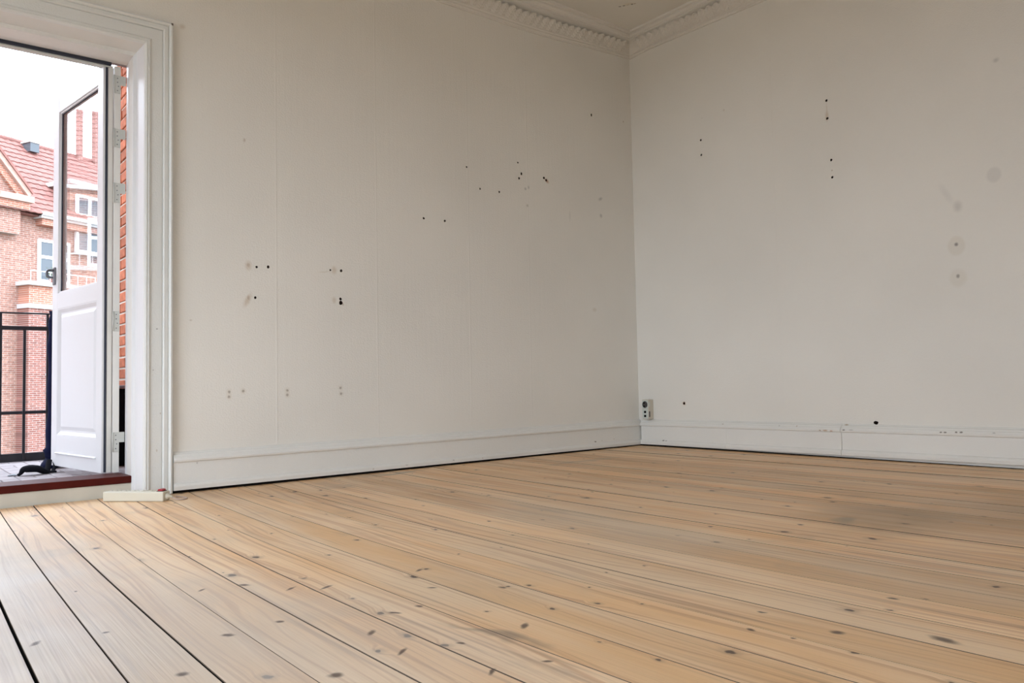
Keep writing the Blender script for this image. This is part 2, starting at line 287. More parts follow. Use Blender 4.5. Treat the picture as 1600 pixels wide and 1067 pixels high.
# ---------------------------------------------------------------- pine boards
def wood_material(big, kn):
    m = bpy.data.materials.new('scrubbed_pine_boards'); m.use_nodes = True; nt = m.node_tree; L = nt.links; N = nt.nodes
    b = N['Principled BSDF']
    def nd(t, **k):
        n = N.new(t)
        for a, v in k.items(): setattr(n, a, v)
        return n
    def math_(op, a, b_=None, c=None, clamp=False):
        n = nd('ShaderNodeMath', operation=op); n.use_clamp = clamp
        for i, v in enumerate((a, b_, c)):
            if v is None: continue
            if isinstance(v, (int, float)): n.inputs[i].default_value = v
            else: L.new(v, n.inputs[i])
        return n.outputs[0]
    def vscale(sock, s):
        n = nd('ShaderNodeVectorMath', operation='MULTIPLY'); n.inputs[1].default_value = s; L.new(sock, n.inputs[0]); return n.outputs[0]
    def noise(sock, scale=1, det=4, rough=.5, dist=0):
        n = nd('ShaderNodeTexNoise'); n.inputs['Scale'].default_value = scale; n.inputs['Detail'].default_value = det; n.inputs['Roughness'].default_value = rough; n.inputs['Distortion'].default_value = dist
        L.new(sock, n.inputs['Vector']); return n.outputs['Fac']
    def ramp(sock, lo, hi, a=0., b2=1., smooth=True):
        n = nd('ShaderNodeMapRange'); n.interpolation_type = 'SMOOTHSTEP' if smooth else 'LINEAR'
        for i, v in enumerate((lo, hi, a, b2)): n.inputs[i+1].default_value = v
        L.new(sock, n.inputs[0]); return n.outputs[0]
    def mixc(f, a, b2):
        n = nd('ShaderNodeMix', data_type='RGBA')
        if isinstance(f, (int, float)): n.inputs['Factor'].default_value = f
        else: L.new(f, n.inputs['Factor'])
        for k, v in (('A', a), ('B', b2)):
            if isinstance(v, tuple): n.inputs[k].default_value = (*v, 1)
            else: L.new(v, n.inputs[k])
        return n.outputs['Result']
    uvn = nd('ShaderNodeUVMap', uv_map='board'); oi = nd('ShaderNodeObjectInfo')
    off = nd('ShaderNodeCombineXYZ'); L.new(math_('MULTIPLY', oi.outputs['Random'], 37.0), off.inputs[0]); L.new(math_('MULTIPLY', oi.outputs['Random'], 91.0), off.inputs[1])
    ad = nd('ShaderNodeVectorMath', operation='ADD'); L.new(uvn.outputs[0], ad.inputs[0]); L.new(off.outputs[0], ad.inputs[1]); p = ad.outputs[0]
    tc = nd('ShaderNodeTexCoord'); wpos = tc.outputs['Object']
    # knots: sparse cells
    vo = nd('ShaderNodeTexVoronoi', voronoi_dimensions='2D', feature='F1'); vo.inputs['Scale'].default_value = 5.2; vo.inputs['Randomness'].default_value = 1
    wob = nd('ShaderNodeVectorMath', operation='ADD'); L.new(p, wob.inputs[0])
    nz = nd('ShaderNodeTexNoise'); nz.inputs['Scale'].default_value = 45; L.new(p, nz.inputs['Vector'])
    wb2 = nd('ShaderNodeVectorMath', operation='SCALE'); wb2.inputs['Scale'].default_value = .016
    L.new(nz.outputs['Color'], wb2.inputs[0]); L.new(wb2.outputs[0], wob.inputs[1])
    vs = vscale(wob.outputs[0], (1.25, .85, 1)); L.new(vs, vo.inputs['Vector'])
    spc = nd('ShaderNodeSeparateColor'); L.new(vo.outputs['Color'], spc.inputs[0])
    has = math_('GREATER_THAN', spc.outputs[0], .35)
    rad = math_('MULTIPLY_ADD', math_('POWER', spc.outputs[1], 2.4), .060, .018)
    rel = math_('DIVIDE', vo.outputs['Distance'], rad)
    core = math_('MULTIPLY', ramp(rel, .55, 1.05, 1, 0), has)
    halo = math_('MULTIPLY', ramp(rel, .6, 2.6, 1, 0), has)
    # grain, bending round the knots
    bend = math_('MULTIPLY', ramp(rel, .3, 4.2, 1, 0), has)
    gp = nd('ShaderNodeCombineXYZ'); sx = nd('ShaderNodeSeparateXYZ'); L.new(p, sx.inputs[0])
    low = noise(vscale(p, (8, .9, 1)), 1, 1.5, .5)
    L.new(math_('ADD', math_('ADD', sx.outputs[0], math_('MULTIPLY', low, .13)), math_('MULTIPLY', bend, .012)), gp.inputs[0]); L.new(sx.outputs[1], gp.inputs[1])
    rings = noise(vscale(gp.outputs[0], (80, .55, 1)), 1, 1.5, .6)
    fine = noise(vscale(gp.outputs[0], (420, 6, 1)), 1, 0, .6)
    tone = noise(vscale(p, (7, .8, 1)), 1, 2, .55)
    streak = noise(vscale(p, (38, 1.1, 1)), 1, 2, .6)
    patch = noise(wpos, 1.1, 3, .6, 0)
    patch2 = noise(wpos, 2.6, 4, .65, 0)
    pale = (0.93, 0.675, 0.435); honey = (0.86, 0.54, 0.28); red = (0.60, 0.33, 0.175); grey = (0.60, 0.50, 0.37)
    col = mixc(ramp(tone, .36, .66), pale, honey)
    col = mixc(math_('MULTIPLY', ramp(rings, .48, .67), .62), col, red)
    col = mixc(math_('MULTIPLY', ramp(streak, .56, .72), .55), col, (0.42, 0.24, 0.145))
    col = mixc(math_('MULTIPLY', ramp(fine, .45, .75), .13), col, (0.34, .22, .14))
    col = mixc(math_('MULTIPLY', ramp(patch, .47, .68), .25), col, grey)
    col = mixc(math_('MULTIPLY', ramp(patch2, .58, .74), .25), col, (0.40, .35, .285))
    rnd = ramp(oi.outputs['Random'], 0, 1, .90, 1.10, False)
    sc = nd('ShaderNodeVectorMath', operation='SCALE'); L.new(col, sc.inputs[0]); L.new(rnd, sc.inputs['Scale']); col = sc.outputs[0]
    col = mixc(math_('MULTIPLY', halo, .45), col, (0.40, .26, .16))
    col = mixc(math_('MULTIPLY', core, .9), col, (0.085, .055, .045))
    # broad grey area by the door, worn and stained patches of the floor, and its larger knots, each with its own place
    uv2 = nd('ShaderNodeVectorMath', operation='MULTIPLY'); uv2.inputs[1].default_value = (1, 1, 0); L.new(wpos, uv2.inputs[0])
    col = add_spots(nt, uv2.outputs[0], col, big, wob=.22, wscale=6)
    col = add_spots(nt, uv2.outputs[0], col, [(x, y, a*1.0, c*.95, r, (0.085, .055, .045), .88, .25) for (x, y, a, c, r) in kn], wob=.012, wscale=40)
    L.new(col, b.inputs['Base Color'])
    L.new(ramp(patch2, .3, .7, .42, .58), b.inputs['Roughness'])
    b.inputs['Specular IOR Level'].default_value = 0.30
    bp = nd('ShaderNodeBump'); bp.inputs['Strength'].default_value = .25; bp.inputs['Distance'].default_value = .0015
    L.new(noise(vscale(p, (180, 3, 1)), 1, 1, .6), bp.inputs['Height']); L.new(bp.outputs[0], b.inputs['Normal'])
    return m
WOOD_PATCHES = [(-4.05,-1.5,.80,2.1,4,(0.46,.44,.43),.72,.25),(-3.45,-2.3,.35,1.0,4,(0.60,.54,.48),.4,.2),(-2.2,-1.75,.30,.95,-8,(0.72,.63,.50),.40,.2),(-1.55,-2.45,.45,.35,20,(0.27,.215,.15),.45,.1),(-1.2,-2.9,.7,.6,0,(0.26,.18,.10),.40,.2),(-.95,-.45,.5,.08,4,(.36,.32,.26),.3,.2),  # first entry: broad greyer area on the boards by the door
       (-1.95,-.10,.25,.07,0,(.32,.30,.24),.55,.2),(-1.72,-2.40,.10,.06,0,(.22,.23,.19),.5,.2),(-2.42,-.30,.10,.30,0,(.36,.30,.24),.4,.2),(-3.18,-2.55,.03,.14,10,(.20,.17,.14),.6,.1)]
WOOD_KNOTS = [(-3.106,-2.535,.009,.024,-52),(-3.484,-2.522,.017,.019,0),(-3.694,-1.619,.006,.010,0),(-3.712,-2.014,.009,.010,0),(-3.542,-2.197,.013,.018,40),(-3.385,-1.846,.012,.022,30),(-3.317,-1.957,.007,.026,-55),(-3.436,-2.18,.010,.014,20),
      (-3.471,-1.818,.007,.020,-50),(-3.338,-2.37,.010,.022,-40),(-3.181,-2.284,.010,.014,20),(-3.241,-2.289,.008,.020,30),(-3.08,-2.176,.007,.018,40),(-3.012,-2.013,.008,.018,-60),(-2.965,-2.286,.008,.016,10),(-3.199,-2.705,.008,.012,30),
      (-2.823,-2.834,.007,.014,-10),(-2.811,-2.91,.005,.009,0),(-2.715,-2.782,.007,.016,10),(-2.725,-2.944,.014,.020,10),(-2.633,-3.084,.016,.040,-10),(-2.067,-2.165,.010,.012,0),(-2.449,-2.907,.010,.016,0),(-3.253,-2.003,.007,.030,-60),
      (-3.35,-2.50,.008,.028,-48),(-3.825,-1.993,.009,.022,-35),(-3.667,-2.347,.014,.017,0),(-3.292,-2.681,.007,.022,-50),(-1.855,-2.338,.012,.016,0),(-3.25,-2.533,.006,.012,20)]
WOOD = {}
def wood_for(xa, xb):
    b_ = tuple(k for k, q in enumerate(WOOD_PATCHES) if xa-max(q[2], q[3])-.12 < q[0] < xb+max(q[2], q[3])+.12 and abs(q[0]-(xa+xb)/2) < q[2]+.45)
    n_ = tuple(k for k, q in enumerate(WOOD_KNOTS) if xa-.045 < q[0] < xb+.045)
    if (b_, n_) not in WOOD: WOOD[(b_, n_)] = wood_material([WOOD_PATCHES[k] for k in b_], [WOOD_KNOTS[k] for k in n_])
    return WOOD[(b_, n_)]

# ================================================================ room shell
XL, YB, ZC = -5.70, -5.10, 2.805
WT = 0.35
def fz(x, y): return 0.005*x - 0.003*y              # the old floor is a little out of level
def wall_grid(name, axis, us, zs, holes, t0, t1, mats, cell=None):
    """watertight wall slab with rectangular openings; axis 'y': spans x,z ; axis 'x': spans y,z"""
    bm = bmesh.new(); vs = {}
    def V(i, k, t):
        key = (i, k, t)
        if key not in vs:
            vs[key] = bm.verts.new((us[i], t, zs[k]) if axis == 'y' else (t, us[i], zs[k]))
        return vs[key]
    nx, nz = len(us)-1, len(zs)-1
    solid = lambda i, k: 0 <= i < nx and 0 <= k < nz and (i, k) not in holes
    for i in range(nx):
        for k in range(nz):
            if not solid(i, k): continue
            for t in (t0, t1):
                f = bm.faces.new((V(i,k,t), V(i+1,k,t), V(i+1,k+1,t), V(i,k+1,t)))
                if cell and t == t0: f.material_index = cell(us[i], us[i+1], zs[k], zs[k+1], mats)
            for (di, dk, e) in ((-1,0,((i,k),(i,k+1))), (1,0,((i+1,k),(i+1,k+1))), (0,-1,((i,k),(i+1,k))), (0,1,((i,k+1),(i+1,k+1)))):
                if not solid(i+di, k+dk):
                    (a, b_), (c_, d_) = e
                    bm.faces.new((V(a,b_,t0), V(c_,d_,t0), V(c_,d_,t1), V(a,b_,t1)))
    bmesh.ops.recalc_face_normals(bm, faces=bm.faces)
    return mesh_obj(name, bm, mats)
OPL, OPR, OPT = -4.62, -3.10, 2.03
def cell_paint(name, axes, spots, seams):
    cache = {}
    def f(u0, u1, z0, z1, mats):
        sub = tuple(k for k, sp in enumerate(spots) if u0-max(sp[2], sp[3])-.01 < sp[0] < u1+max(sp[2], sp[3])+.01 and z0-max(sp[2], sp[3])-.01 < sp[1] < z1+max(sp[2], sp[3])+.01)
        se = tuple(q for q in seams if u0-.02 < q < u1+.02)
        if not sub and not se: return 0
        if (sub, se) not in cache:
            mats.append(paint_mat(name, axes, WHITE, [spots[k] for k in sub], seams=se)); cache[(sub, se)] = len(mats)-1
        return cache[(sub, se)]
    return f
wl = wall_grid('wall_left', 'y', [XL-.3, OPL, OPR, -2.85, -2.6, -2.4, -2.1, -1.75, -1.45, -1.1, -.7, -.25, 0.0], [-0.25, -0.05, .35, .5, .8, 1.15, 1.45, 1.8, OPT, 2.3, ZC+.1], {(1, k) for k in range(1, 8)}, 0.0, WT, [M_wall, M_facade], cell_paint('wall_paint_left', 'XZ', spL, (-1.40, -0.95, -2.55, -2.0)))
for p in wl.data.polygons:
    if p.normal.y > .5: p.material_index = 1
wr = wall_grid('wall_right', 'x', [YB-.3, -2.4, -1.95, -1.6, -1.3, -.9, -.5, -.3, WT], [-0.25, .2, .4, .8, 1.15, 1.45, 1.75, 2.15, ZC+.1], set(), 0.0, 0.3, [M_wallS], cell_paint('wall_paint_right', 'YZ', spR, (-1.1,)))
wb = wall_grid('wall_back', 'y', [XL-.3, -5.3, -3.9, 0.3], [-0.25, .05, 2.05, ZC+.1], {(1, 1)}, YB-.3, YB, [M_wall])
ws = wall_grid('wall_side', 'x', [YB, -2.90, -.70, 0.0], [-0.25, .05, 2.15, ZC+.1], {(1, 1)}, XL-.3, XL, [M_wallS])
def drill(wall, holes, axis):
    """real drill holes of the former shelves and pictures"""
    bm = bmesh.new()
    for (u, z, r, asp) in holes:
        ring0, ring1 = [], []
        for k in range(10):
            t = 2*math.pi*k/10; rr = r*random.uniform(.85, 1.15)
            rr *= 1.12; a, c_ = u+rr*math.cos(t), z+rr*asp*math.sin(t)
            ring0.append((a, -.01, c_) if axis == 'y' else (-.01, a, c_)); ring1.append((a, .045, c_) if axis == 'y' else (.045, a, c_))
        loft(bm, [ring0, ring1])
    me = bpy.data.meshes.new('cut'); bm.to_mesh(me); bm.free(); co = bpy.data.objects.new('cut', me); C.objects.link(co)
    md = wall.modifiers.new('holes', 'BOOLEAN'); md.object = co; md.operation = 'DIFFERENCE'; md.solver = 'EXACT'
    dg = bpy.context.evaluated_depsgraph_get(); nm = bpy.data.meshes.new_from_object(wall.evaluated_get(dg))
    wall.modifiers.clear(); wall.data = nm
    nm.materials.append(M_bore); mi = len(nm.materials)-1  # bore faces get the dark shade colour
    for p in nm.polygons:
        if p.area < .0006 and .0005 < (p.center.y if axis == 'y' else p.center.x) < .0455: p.material_index = mi
    bpy.data.objects.remove(co, do_unlink=True)
HL = [(-2.648,1.019,.0055,1),(-2.591,1.024,.0065,1),(-2.267,1.032,.0045,1),(-2.207,1.033,.0065,1.1),(-2.655,.872,.0055,1),(-2.212,.8875,.0065,1),(-2.210,.868,.0085,1.1),(-1.406,1.694,.0048,1),(-1.312,1.58,.005,1.2),(-1.17,1.58,.0055,1),
      (-1.022,1.781,.005,1),(-.996,1.716,.0055,1.5),(-1.015,1.685,.0062,1.2),(-.813,1.717,.0075,1),(-.795,1.704,.0075,.9),(-1.704,1.361,.006,.9),(-1.564,1.362,.006,1.1),(-.384,2.2,.005,1.8)]
HR = [(-1.44,1.958,.006,1),(-1.441,1.858,.0065,1),(-.586,1.952,.006,1),(-.587,1.857,.006,1),(-1.455,1.623,.006,1),(-1.457,1.527,.006,1),(-.389,.287,.0075,1),(-1.643,.198,.012,.75)]
drill(wl, HL, 'y'); drill(wr, HR, 'x')
struct(wl, 'off-white painted wall with drill holes beside the balcony door'); struct(wr, 'off-white painted wall with socket and two square stains')
struct(wb); struct(ws)
ceil = struct(mesh_obj('ceiling', bbox(XL-.3, .3, YB-.3, WT, ZC, ZC+.25), M_ceil), 'plain off-white ceiling')

# ---------------------------------------------------------------- floor: sub-floor and individual boards
bm = bmesh.new(); box(bm, XL-.3, .3, YB-.3, .09, -.25, -.075)
floor = struct(mesh_obj('floor', bm, M_sub), 'scrubbed pine board floor with dark gaps between the boards')
seam = [-3.77,-3.657,-3.542,-3.43,-3.315,-3.2,-3.084,-2.967,-2.843,-2.72,-2.592,-2.464,-2.332,-2.21,-2.082,-1.95,-1.817,-1.688]
left = [seam[0]-.1165*k for k in range(18, 0, -1)]; right_ = [seam[-1]+.1298*k for k in range(1, 15)]
seam = left+seam+right_
wide = {round(-3.77, 3): .0055, round(-3.542, 3): .0024, round(-2.967, 3): .0018}
def sx_(x0, y):
    g = min(1.0, max(0.0, -x0/1.75)); t = min(1.0, max(0.0, (-3.2-x0)/.45))
    return x0 - .0176*t + g*((0.0718-.0318*t)*y + (0.015-.0105*t)*y*y)
ys = [0.085-(0.085-(YB+.0))*k/22 for k in range(23)]
gaps = [wide.get(round(s, 3), random.choice([.0005,.0009,.0014,.002])) for s in seam]
ZT = -.07
for i in range(len(seam)-1):
    bm = bmesh.new(); uvl = bm.loops.layers.uv.new('board'); rows = []
    dz = random.uniform(-.0008, .0008)
    for y in ys:
        y2 = y if y < 0.08 else (0.082 if seam[i] < OPR-.02 and seam[i] > OPL else -.001)
        a = sx_(seam[i], y)+gaps[i]/2; b_ = sx_(seam[i+1], y)-gaps[i+1]/2
        a = max(min(a, -.002), XL+.002); b_ = max(min(b_, -.001), XL+.004)
        if b_-a < .002: b_ = a+.002
        c_ = min(.0008, (b_-a)*.2)
        zt = lambda x: fz(x, y2)+dz
        rows.append([bm.verts.new(q) for q in ((a, y2, ZT), (a, y2, zt(a)-.0012), (a+c_, y2, zt(a)), (b_-c_, y2, zt(b_)), (b_, y2, zt(b_)-.0012), (b_, y2, ZT))])
    for r0, r1 in zip(rows, rows[1:]):
        for k in range(5):
            f = bm.faces.new((r0[k], r0[k+1], r1[k+1], r1[k])); f.material_index = (1, 2, 0, 2, 1)[k]
    bm.faces.new(rows[0]); bm.faces.new(rows[-1][::-1])
    bmesh.ops.recalc_face_normals(bm, faces=bm.faces)
    for f in bm.faces:
        for l in f.loops:
            y = l.vert.co.y; l[uvl].uv = (l.vert.co.x-sx_(seam[i], y), y)
    xm = [sx_(seam[i], y) for y in (0, -1.2, -2.4, -3.6)]; wdt = seam[i+1]-seam[i]
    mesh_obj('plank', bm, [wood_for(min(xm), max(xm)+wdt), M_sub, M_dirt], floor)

# ---------------------------------------------------------------- skirting boards
def sk_profile(dz):   # (distance from wall, height)
    P = [(0,.0135),(.029,.0135),(.031,.030),(.027,.040),(.020,.044),(.019,.130),(.019,.134),(.0225,.136),(.031,.138),(.033,.146),(.028,.153),(.027,.158),(.021,.163),(.019,.169),(.010,.174),(.008,.178),(0,.180)]
    return [(d, z-.003+dz) for d, z in P]
bm = bmesh.new(); n = 14
loft(bm, [[(x, -d, z) for d, z in sk_profile(.0042*x*.9)] for x in [-3.032+3.032*k/n-.0 for k in range(n+1)]])
bl = struct(mesh_obj('baseboard_left', bm, M_trimL), 'white moulded skirting board along the wall with the door')
mesh_obj('gap_shade_strip', bbox(-3.03, -.001, -.006, -.0003, -.069, .004), M_sub, bl)  # near-black strip that paints in the shade under the skirting
bm = bmesh.new(); loft(bm, [[(x, -d, z) for d, z in sk_profile(.0038*x)] for x in (XL+.03, OPL-.12)])
mesh_obj('skirting_board', bm, M_trimL, bl)
br_ = struct(empty('baseboard_right'), 'white moulded skirting board under the wall socket')
for (y0, y1, off) in ((-.033, -.72, 0), (-.7215, -1.46, .0006), (-1.4615, YB+.02, -.0012)):
    bm = bmesh.new(); loft(bm, [[(-d-off, y, z+.001) for d, z in sk_profile(-.0068*max(y, -2.6))] for y in [y0+(y1-y0)*k/6 for k in range(7)]])
    mesh_obj('skirting_board', bm, M_trimR, br_)
mesh_obj('gap_shade_strip', bbox(-.006, -.0003, YB+.02, -.007, -.069, .010), M_sub, br_)  # painted shade strip for the gap along this wall
bm = bmesh.new(); loft(bm, [[(x, YB+d, z) for d, z in sk_profile(.008)] for x in (XL, -.04)])
struct(mesh_obj('baseboard_back', bm, M_trim))
bm = bmesh.new(); loft(bm, [[(XL+d, y, z) for d, z in sk_profile(.008)] for y in (YB+.03, -.03)])
struct(mesh_obj('baseboard_side', bm, M_trim))

# ---------------------------------------------------------------- plaster cornice with acanthus leaves
def smooth_(t): t = max(0, min(1, t)); return t*t*(3-2*t)
def drop_L(x): return -.045*smooth_(-x/1.0)        # the plaster runs down a little away from the corner
def drop_R(y): return .012-.018*smooth_(-y/1.2)
CP = [(0,2.665),(.010,2.665),(.012,2.674),(.018,2.677),(.018,2.686),(.024,2.690),(.030,2.702),(.040,2.722),(.055,2.742),(.072,2.756),(.082,2.760),(.082,2.768),(.092,2.772),(.098,2.780),(.098,2.790),(.112,2.794),(.115,2.806),(0,2.806)]
def cp(dr): return [(p, z+dr*smooth_((2.80-z)/.13)) for p, z in CP]
bm = bmesh.new(); xs = [XL+.001]+[-5.2+.2*k for k in range(26)]+[-.1]
rings = [[(x, -p, z) for p, z in cp(drop_L(x))] for x in xs]+[[(-p, -p, z) for p, z in cp(0)]]
loft(bm, rings)
cl = struct(mesh_obj('trim_1', bm, M_plaster), 'plaster ceiling cornice with leaf relief above the door wall')
bm = bmesh.new(); yy = [YB+.001]+[-5.0+.2*k for k in range(25)]
rings = [[(-p, y, z) for p, z in cp(drop_R(y))] for y in yy]+[[(-p, -p, z) for p, z in cp(.0)]]
loft(bm, rings)
crn = struct(mesh_obj('trim_2', bm, M_plaster), 'plaster ceiling cornice with leaf relief above the socket wall')
def leaf_mesh():
    """an acanthus leaf in relief: u across, v up the cove, w out of it"""
    bm = bmesh.new(); nu, nv = 16, 14; g = []
    for j in range(nv+1):
        v = j/nv; row = []
        half = .034*(math.sin(math.pi*min(1, v*.88+.12))**.5)*(1+.16*math.cos(v*math.pi*8))
        for i in range(nu+1):
            s = -1+2*i/nu
            vein = .5+.5*math.cos(2*math.pi*(v*4.2-abs(s)*1.3))
            h_ = (1-s*s)**.5*(.003+.0065*vein)+.004*math.exp(-(s/.12)**2)+.003*(v**3)*(1-s*s)
            row.append(bm.verts.new((s*half+.010*v*v, v*.068+.010*abs(s)*(v-.3), h_ if abs(s) < .999 else -.004)))
        g.append(row)
    for a, b_ in zip(g, g[1:]):
        for i in range(nu): bm.faces.new((a[i], a[i+1], b_[i+1], b_[i]))
    bot = [bm.verts.new((x, y, -.006)) for x, y in ((-.02, .004), (.02, .004), (.02, .06), (-.02, .06))]
    bm.faces.new(bot[::-1])
    me = bpy.data.meshes.new('acanthus_leaf'); bm.normal_update(); bm.to_mesh(me); bm.free()
    for p in me.polygons: p.use_smooth = True
    me.materials.append(M_plaster); return me
LM = leaf_mesh()
tilt = math.radians(44)
k = 0
for idx in range(76):
    x = -.125-.054*idx
    o = share('leaf_ornament', LM, cl, (x, -.026, 2.694+drop_L(x)*.8)); o.rotation_euler = (math.radians(90)+(-math.radians(90)+tilt)*-1*0+math.radians(46), 0, 0)
    o.scale = (random.uniform(.95, 1.08), random.uniform(.95, 1.05), random.uniform(.9, 1.2))
for idx in range(56):
    y = -.125-.054*idx
    o = share('leaf_ornament', LM, crn, (-.026, y, 2.694+drop_R(y)*.8))
    o.rotation_euler = Matrix.Rotation(math.radians(-90), 3, 'Z').to_euler()
    o.matrix_local = Matrix.Translation((-.026, y, 2.694+drop_R(y)*.8)) @ Matrix.Rotation(math.radians(-90), 4, 'Z') @ Matrix.Rotation(math.radians(136), 4, 'X')
    o.scale = (random.uniform(.95, 1.08), random.uniform(.95, 1.05), random.uniform(.9, 1.2))

# ---------------------------------------------------------------- door casing (architrave)
CI, CW, CT = -3.155, .120, 1.975
prof = [(0,0),(0,.016),(.004,.022),(.010,.024),(.013,.020),(.018,.023),(.024,.021),(.028,.016),(.074,.015),(.0755,.011),(.0775,.011),(.079,.019),(.083,.022),(.098,.021),(.101,.017),(.104,.024),(.110,.029),(.117,.027),(.120,.020),(.120,0)]
cas = struct(empty('trim_3'), 'white moulded architrave around the balcony door')
bm = bmesh.new(); loft(bm, [[(CI+o_, -d, -.012) for o_, d in prof], [(CI+o_, -d, CT+o_) for o_, d in prof]]); mesh_obj('casing_upright', bm, M_casing, cas)
LI = OPL+.055
bm = bmesh.new(); loft(bm, [[(CI+o_, -d, CT+o_) for o_, d in prof], [(LI-o_, -d, CT+o_) for o_, d in prof]]); mesh_obj('casing_head', bm, M_casing, cas)
bm = bmesh.new(); loft(bm, [[(LI-o_, -d, -.02) for o_, d in prof], [(LI-o_, -d, CT+o_) for o_, d in prof]]); mesh_obj('casing_upright', bm, M_casing, cas)

# ---------------------------------------------------------------- door frame, threshold
fr = struct(empty('trim_4'), 'white rebated door frame of the balcony door')
jamb = [(CI,-.004),(-3.167,.078),(-3.179,.080),(-3.179,.170),(-3.170,.172),(-3.168,.25),(OPR,.25),(OPR,-.004)]
bm = bmesh.new(); prism(bm, jamb, 'z', -.02, OPT-.004); mesh_obj('jamb', bm, M_upvc, fr)
bm = bmesh.new(); prism(bm, [(-3.1795,.090),(-3.1795,.16),(-3.179,.16),(-3.179,.09)], 'z', .07, 1.94); mesh_obj('jamb_strip', bm, M_cream, fr)
jl = [(2*((OPL+OPR)/2)-x, y) for x, y in jamb]
bm = bmesh.new(); prism(bm, jl, 'z', -.02, OPT-.004); mesh_obj('jamb', bm, M_upvc, fr)
head = [(-.004,CT),(.078,1.962),(.080,1.944),(.170,1.944),(.172,1.956),(.25,1.958),(.25,OPT),(-.004,OPT)]
bm = bmesh.new(); prism(bm, head, 'x', OPL+.05, -3.140); mesh_obj('frame_head', bm, M_cream, fr)
mesh_obj('head_gasket', bbox(OPL+.06, -3.232, .25, .262, 1.944, 1.965), M_gasket, fr)
mesh_obj('drip_rail', bbox(OPL+.06, -3.236, .262, .30, 1.938, 1.962, .003), M_metal, fr)
mesh_obj('outer_lintel', bbox(OPL, OPR, .25, WT, 1.985, OPT), M_stone, fr)
th = struct(empty('trim_5'), 'dark red painted door threshold on a cream riser board')
mesh_obj('threshold_board', bbox(OPL+.05, -3.1785, .082, .262, .039, .070, .003), M_red, th)
mesh_obj('riser_board', bbox(OPL+.05, -3.1785, .090, .11, -.03, .0385, .0015), M_riser, th)
mesh_obj('sill_support', bbox(OPL, OPR, .112, WT, -.20, .036), M_slab, th)
mesh_obj('reveal_brickwork', bbox(-3.138, OPR, .251, WT-.002, -.03, 1.98), M_mortar, th)

# ---------------------------------------------------------------- the open door leaf
LA = math.atan2(.989, -.1485)
leaf = struct(empty('door_1', (-3.262, .27, 0), LA), 'white balcony door leaf standing open outwards with glazed upper half')
# local: x along the leaf from the hinge, y = -thickness direction (to the right of the leaf is negative y)
T0, T1 = 0.0, -.041
ZB, ZTp, WL_ = .072, 1.950, .665
def lp(name, x0, x1, y0, y1, z0, z1, m, b=.002, par=None):
    return mesh_obj(name, bbox(x0, x1, y0, y1, z0, z1, b), m, par or leaf)
lp('stile', 0, .066, T0, T1, ZB, ZTp, M_upvc); lp('stile', WL_-.078, WL_, T0, T1, ZB, ZTp, M_upvc)
lp('top_rail', .064, WL_-.076, T0-.0005, T1, 1.868, ZTp, M_upvc); lp('lock_rail', .064, WL_-.076, T0-.0005, T1, .858, .940, M_upvc); lp('bottom_rail', .064, WL_-.076, T0-.0005, T1, ZB, .225, M_upvc)
g0, g1, gz0, gz1 = .066, WL_-.078, .940, 1.868
lp('glass_pane', g0, g1, -.019, -.023, gz0, gz1, M_glass, 0)
for (x0, x1, z0, z1) in ((g0, g0+.008, gz0, gz1), (g1-.008, g1, gz0, gz1), (g0+.008, g1-.008, gz0, gz0+.008), (g0+.008, g1-.008, gz1-.008, gz1)):
    lp('glazing_bead', x0, x1, -.006, -.018, z0, z1, M_upvc, .002)
lp('glass_gasket', g1-.0125, g1-.008, -.012, -.018, gz0+.008, gz1-.008, M_gasket, 0)
lp('glass_gasket', g0+.008, g1-.0125, -.012, -.018, gz1-.0115, gz1-.008, M_gasket, 0)
# lower raised panel
bm = bmesh.new(); x0, x1, z0, z1 = .066, WL_-.078, .225, .858
def rect(i, y): return [(x0+i, y, z0+i), (x1-i, y, z0+i), (x1-i, y, z1-i), (x0+i, y, z1-i)]
loft(bm, [rect(0, -.035), rect(0, -.001), rect(.004, -.001), rect(.020, -.012), rect(.028, -.012), rect(.045, -.005), rect(.046, -.005)])
mesh_obj('raised_panel', bm, M_upvc, leaf)
bm = bmesh.new(); prism(bm, [(-.002,.130),(.006,.132),(.009,.138),(.002,.142),(-.002,.142)], 'x', .062, WL_-.074); mesh_obj('weather_moulding', bm, M_upvc, leaf)
